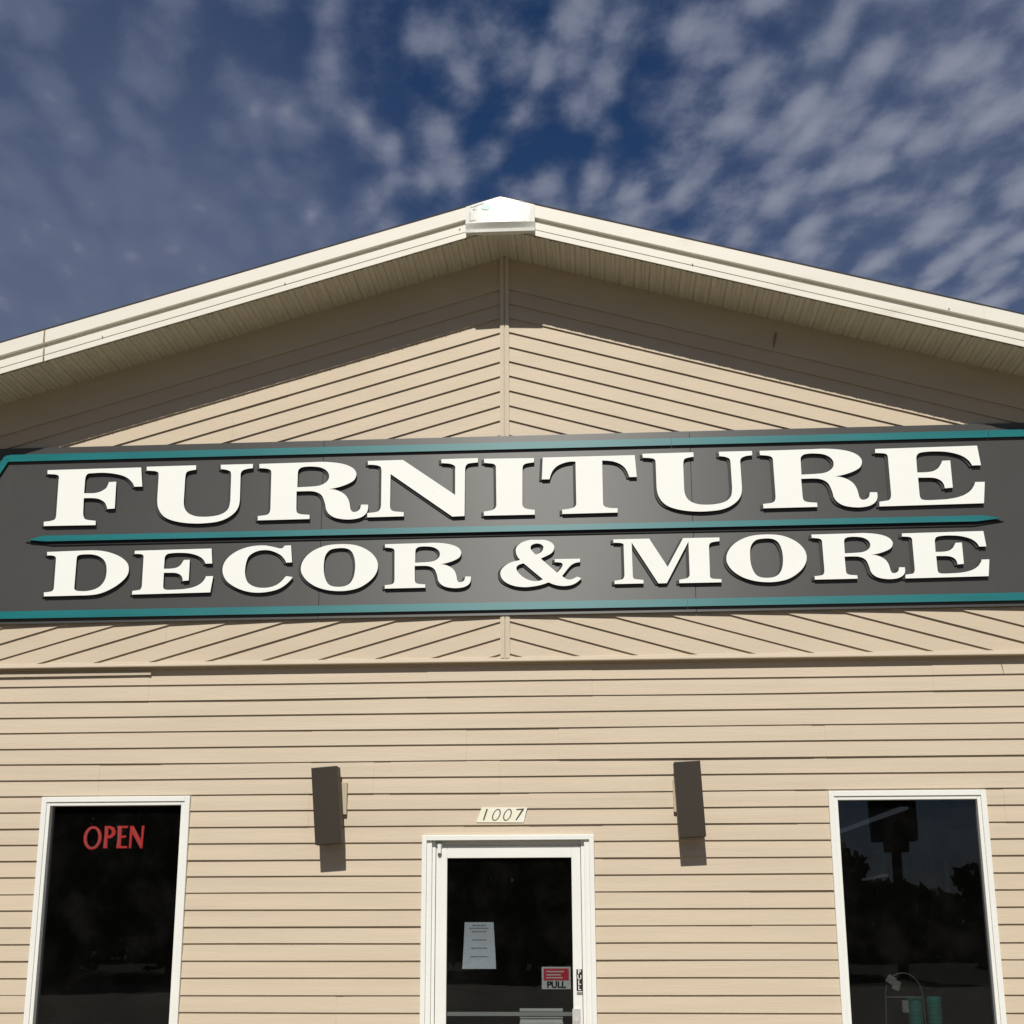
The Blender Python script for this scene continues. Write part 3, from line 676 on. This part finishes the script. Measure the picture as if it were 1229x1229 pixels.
neon([[(x, ZB), (x+.080, ZB), (x+.078, ZB+.014), (x+.030, ZB+.014), (x+.030, ZB+.068), (x+.066, ZB+.070), (x+.066, ZB+.084), (x+.030, ZB+.082), (x+.030, ZT-.014), (x+.074, ZT-.014), (x+.078, ZT), (x, ZT), (x+.004, ZB+.07)]],
     [[(x+.012, ZB+.006), (x+.020, ZB+.006), (x+.020, ZT-.008), (x+.012, ZT-.008)]])
x = x0+.355
neon([[(x, ZB), (x+.014, ZB), (x+.016, ZT-.045), (x+.088, ZB-.002), (x+.100, ZB-.002), (x+.106, ZT), (x+.090, ZT), (x+.088, ZB+.05), (x+.022, ZT), (x, ZT)]],
     [[(x+.020, ZT-.020), (x+.090, ZB+.012), (x+.094, ZB+.018), (x+.026, ZT-.014)]])
for xx in (-2.70, -2.36):
    m = MB(); m.tube([(xx, .07, ZT-.01), (xx, .07, .655)], .0015, 6); m.build('hanging_wire', M['black'], on)

# display rack and baskets behind the right window ----------------------
rk = empty('display_rack', (2.50, .55, -1.745)); tag(rk, 'thin arched metal display rack behind the right window', 'rack')
m = MB()
arc = [(2.49+.115*math.cos(t), .50, -.545+.135*math.sin(t)) for t in [math.pi*k/16 for k in range(17)]]
m.tube([(2.66, .50, -1.745), *arc, (2.32, .50, -1.745)], .0045, 8); m.build('arch', M['dark_metal'], rk)
m = MB(); m.tube([(2.375, .50, -.556), (2.60, .50, -.556)], .004, 8); m.build('crossbar', M['dark_metal'], rk)
m = MB(); m.tube([(2.33, .50, -1.2), (2.65, .50, -1.2)], .004, 8); m.build('crossbar', M['dark_metal'], rk)
m = MB(); m.prism([(2.375, -.455), (2.42, -.485), (2.45, -.445), (2.405, -.415)], .485, .488); m.prism([(2.41, -.50), (2.455, -.52), (2.475, -.465), (2.44, -.45)], .48, .483)
tag(m.build('price_tag', M['label'], None, loc=(2.42, .485, -.50)), 'small pale tags hanging at the top of the arched rack', 'tag')
m = MB(); m.box(2.468, 2.505, .46, .50, -.645, -.575); tag(m.build('small_box', M['label'], None, loc=(2.487, .48, -.645)), 'small pale box beside the teal baskets behind the right window', 'box')
def basket(cx, lab, w_):
    o = empty('teal_basket', (cx, .56, -1.745)); tag(o, lab, 'basket', 'teal baskets behind the right window')
    m = MB(); m.tube([(cx, .56, -1.745), (cx, .56, -1.2), (cx, .56, -.565), (cx, .56, -.556)], [w_*.8, w_*.95, w_, w_*.96], 24); m.build('basket_body', M['basket'], o)
    m = MB()
    for k in range(18):
        for l in range(9):
            a = 2*math.pi*k/18; z = -.595-l*.024; px, py = cx+math.cos(a)*(w_+.0005), .56+math.sin(a)*(w_+.0005)
            m.box(px-.0022, px+.0022, py-.002, py+.002, z-.004, z+.004)
    m.build('weave_holes', M['black'], o)
basket(2.565, 'teal woven basket behind the right window, nearer the door', .048)
basket(2.685, 'teal woven basket behind the right window, farther from the door', .046)

# strip lights on the shop ceiling --------------------------------------
def tube_light(x0, y0, x1, y1, z, lab):
    o = empty('ceiling_light', ((x0+x1)/2, (y0+y1)/2, z)); tag(o, lab, 'ceiling light', 'strip lights inside the shop')
    d = Vector((x1-x0, y1-y0, 0)).normalized(); n = Vector((-d.y, d.x, 0))*.09
    def bar(zz0, zz1, k, nm, mt):
        m = MB(); a, b = Vector((x0, y0, 0)), Vector((x1, y1, 0))
        c = [a-n*k, b-n*k, b+n*k, a+n*k]
        m.hexa([(p_.x, p_.y, zz0) for p_ in c]+[(p_.x, p_.y, zz1) for p_ in c]); m.build(nm, mt, o)
    bar(z, z+.05, 1, 'housing', M['gray']); bar(z-.03, z-.001, .5, 'tube', M['tube'])
tube_light(4.15, 8.2, 4.26, 13.8, 1.13, 'long strip light seen at the top of the right window')
tube_light(5.15, 15.0, 5.5, 19.0, .50, 'hanging strip light low in the right window')

# ================================================================== WHAT THE GLASS REFLECTS, ACROSS THE ROAD
ps = empty('pole_sign', (8.3, -30, -1.79)); tag(ps, 'dark pole sign standing across the parking lot', 'sign')
m = MB(); m.tube([(8.29, -30, -1.79), (8.29, -30, 1.7)], .14, 14); m.build('pole', M['bronze'], ps)
m = MB(); m.box(7.65, 8.88, -30.2, -29.8, 1.65, 3.25); m.box(7.95, 8.65, -30.1, -29.9, 1.38, 1.65); m.build('cabinet', M['bronze'], ps, bevel=.03)
def tree(x, y, h, rw, seed, lab):
    r = rs(seed); o = empty('tree', (x, y, -1.8)); tag(o, lab, 'tree', 'trees across the road')
    m = MB(); th = h*.45
    m.tube([(x, y, -1.85), (x+.05, y, -1.8+th*.5), (x, y, -1.8+th), (x, y, -1.8+h*.8)], [.24, .18, .14, .04], 10)
    cl = []
    for k in range(9):
        a = r.uniform(0, 6.28); zz_ = -1.8+h*r.uniform(.35, .75); ln = rw*r.uniform(.4, .9)
        e = (x+math.cos(a)*ln, y+math.sin(a)*ln, zz_+ln*.4); m.tube([(x, y, zz_-.3), ((x+e[0])/2, (y+e[1])/2, zz_+.05), e], [.07, .05, .02], 6); cl.append(e)
    m.build('trunk', M['bark'], o)
    lf = MB()
    for k in range(60):
        a = r.uniform(0, 6.28); q = math.sqrt(r.random()); zz_ = r.uniform(0, 1)
        rad = rw*math.sin(math.pi*min(1, .12+.88*zz_))**.6
        cl.append((x+math.cos(a)*rad*q, y+math.sin(a)*rad*q, -1.8+h*(.06+.90*zz_)))
    for c in cl:
        cr = rw*r.uniform(.22, .40)
        for _ in range(110):
            v = Vector((r.gauss(0, 1), r.gauss(0, 1), r.gauss(0, .8))).normalized()*cr*r.random()**.35
            p_ = Vector(c)+v; s_ = r.uniform(.12, .24)
            a = Vector((r.gauss(0, 1), r.gauss(0, 1), r.gauss(0, 1))).normalized(); b = a.orthogonal().normalized()
            lf.poly([p_-a*s_, p_-b*s_*.6, p_+a*s_, p_+b*s_*.6])
    lf.build('crown', M['leaf'], o)
TR = [(-15.5, -33, 8.6, 3.6), (-11.2, -31, 8.2, 3.3), (-6.2, -33, 7.0, 3.2), (-2.3, -34, 6.4, 3.0), (2.2, -36, 6.2, 3.0), (6.2, -33, 3.4, 1.9), (12.9, -36, 2.9, 1.5), (16.8, -38, 3.6, 2.2), (-20, -36, 9.0, 3.8)]
LB = ['broad dark tree across the road, second from the far left', 'tall dark tree facing the left window', 'bushy tree left of the door view', 'round tree opposite the door', 'round tree right of the door view',
      'low bushy tree behind the pole sign', 'small tree right of the pole sign', 'dense tree at the far right across the road', 'tallest tree at the far left across the road']
for i, ((x, y, h_, rw), lb) in enumerate(zip(TR, LB)): tree(x, y, h_, rw, 40+i, lb)

# a far hedge and wood that closes the view between the trees
wd = MB(); r = rs(9)
for k in range(26000):
    x = r.uniform(-60, 45); hh = 3.3+1.2*math.sin(x*.21)+.7*math.sin(x*.63+1)
    if x > 7: hh *= .52
    p_ = Vector((x, -44+r.uniform(-1.5, 1.5), -1.8+hh*r.random()**.8)); s_ = r.uniform(.18, .38)
    a = Vector((r.gauss(0, 1), r.gauss(0, .5), r.gauss(0, 1))).normalized(); b = a.orthogonal().normalized()
    wd.poly([p_-a*s_, p_-b*s_*.6, p_+a*s_, p_+b*s_*.6])
tag(wd.build('woodland', M['leaf'], None, loc=(0, -44, -1.8)), 'dark hedge and low woodland far across the parking lot', 'woodland', kind='stuff')
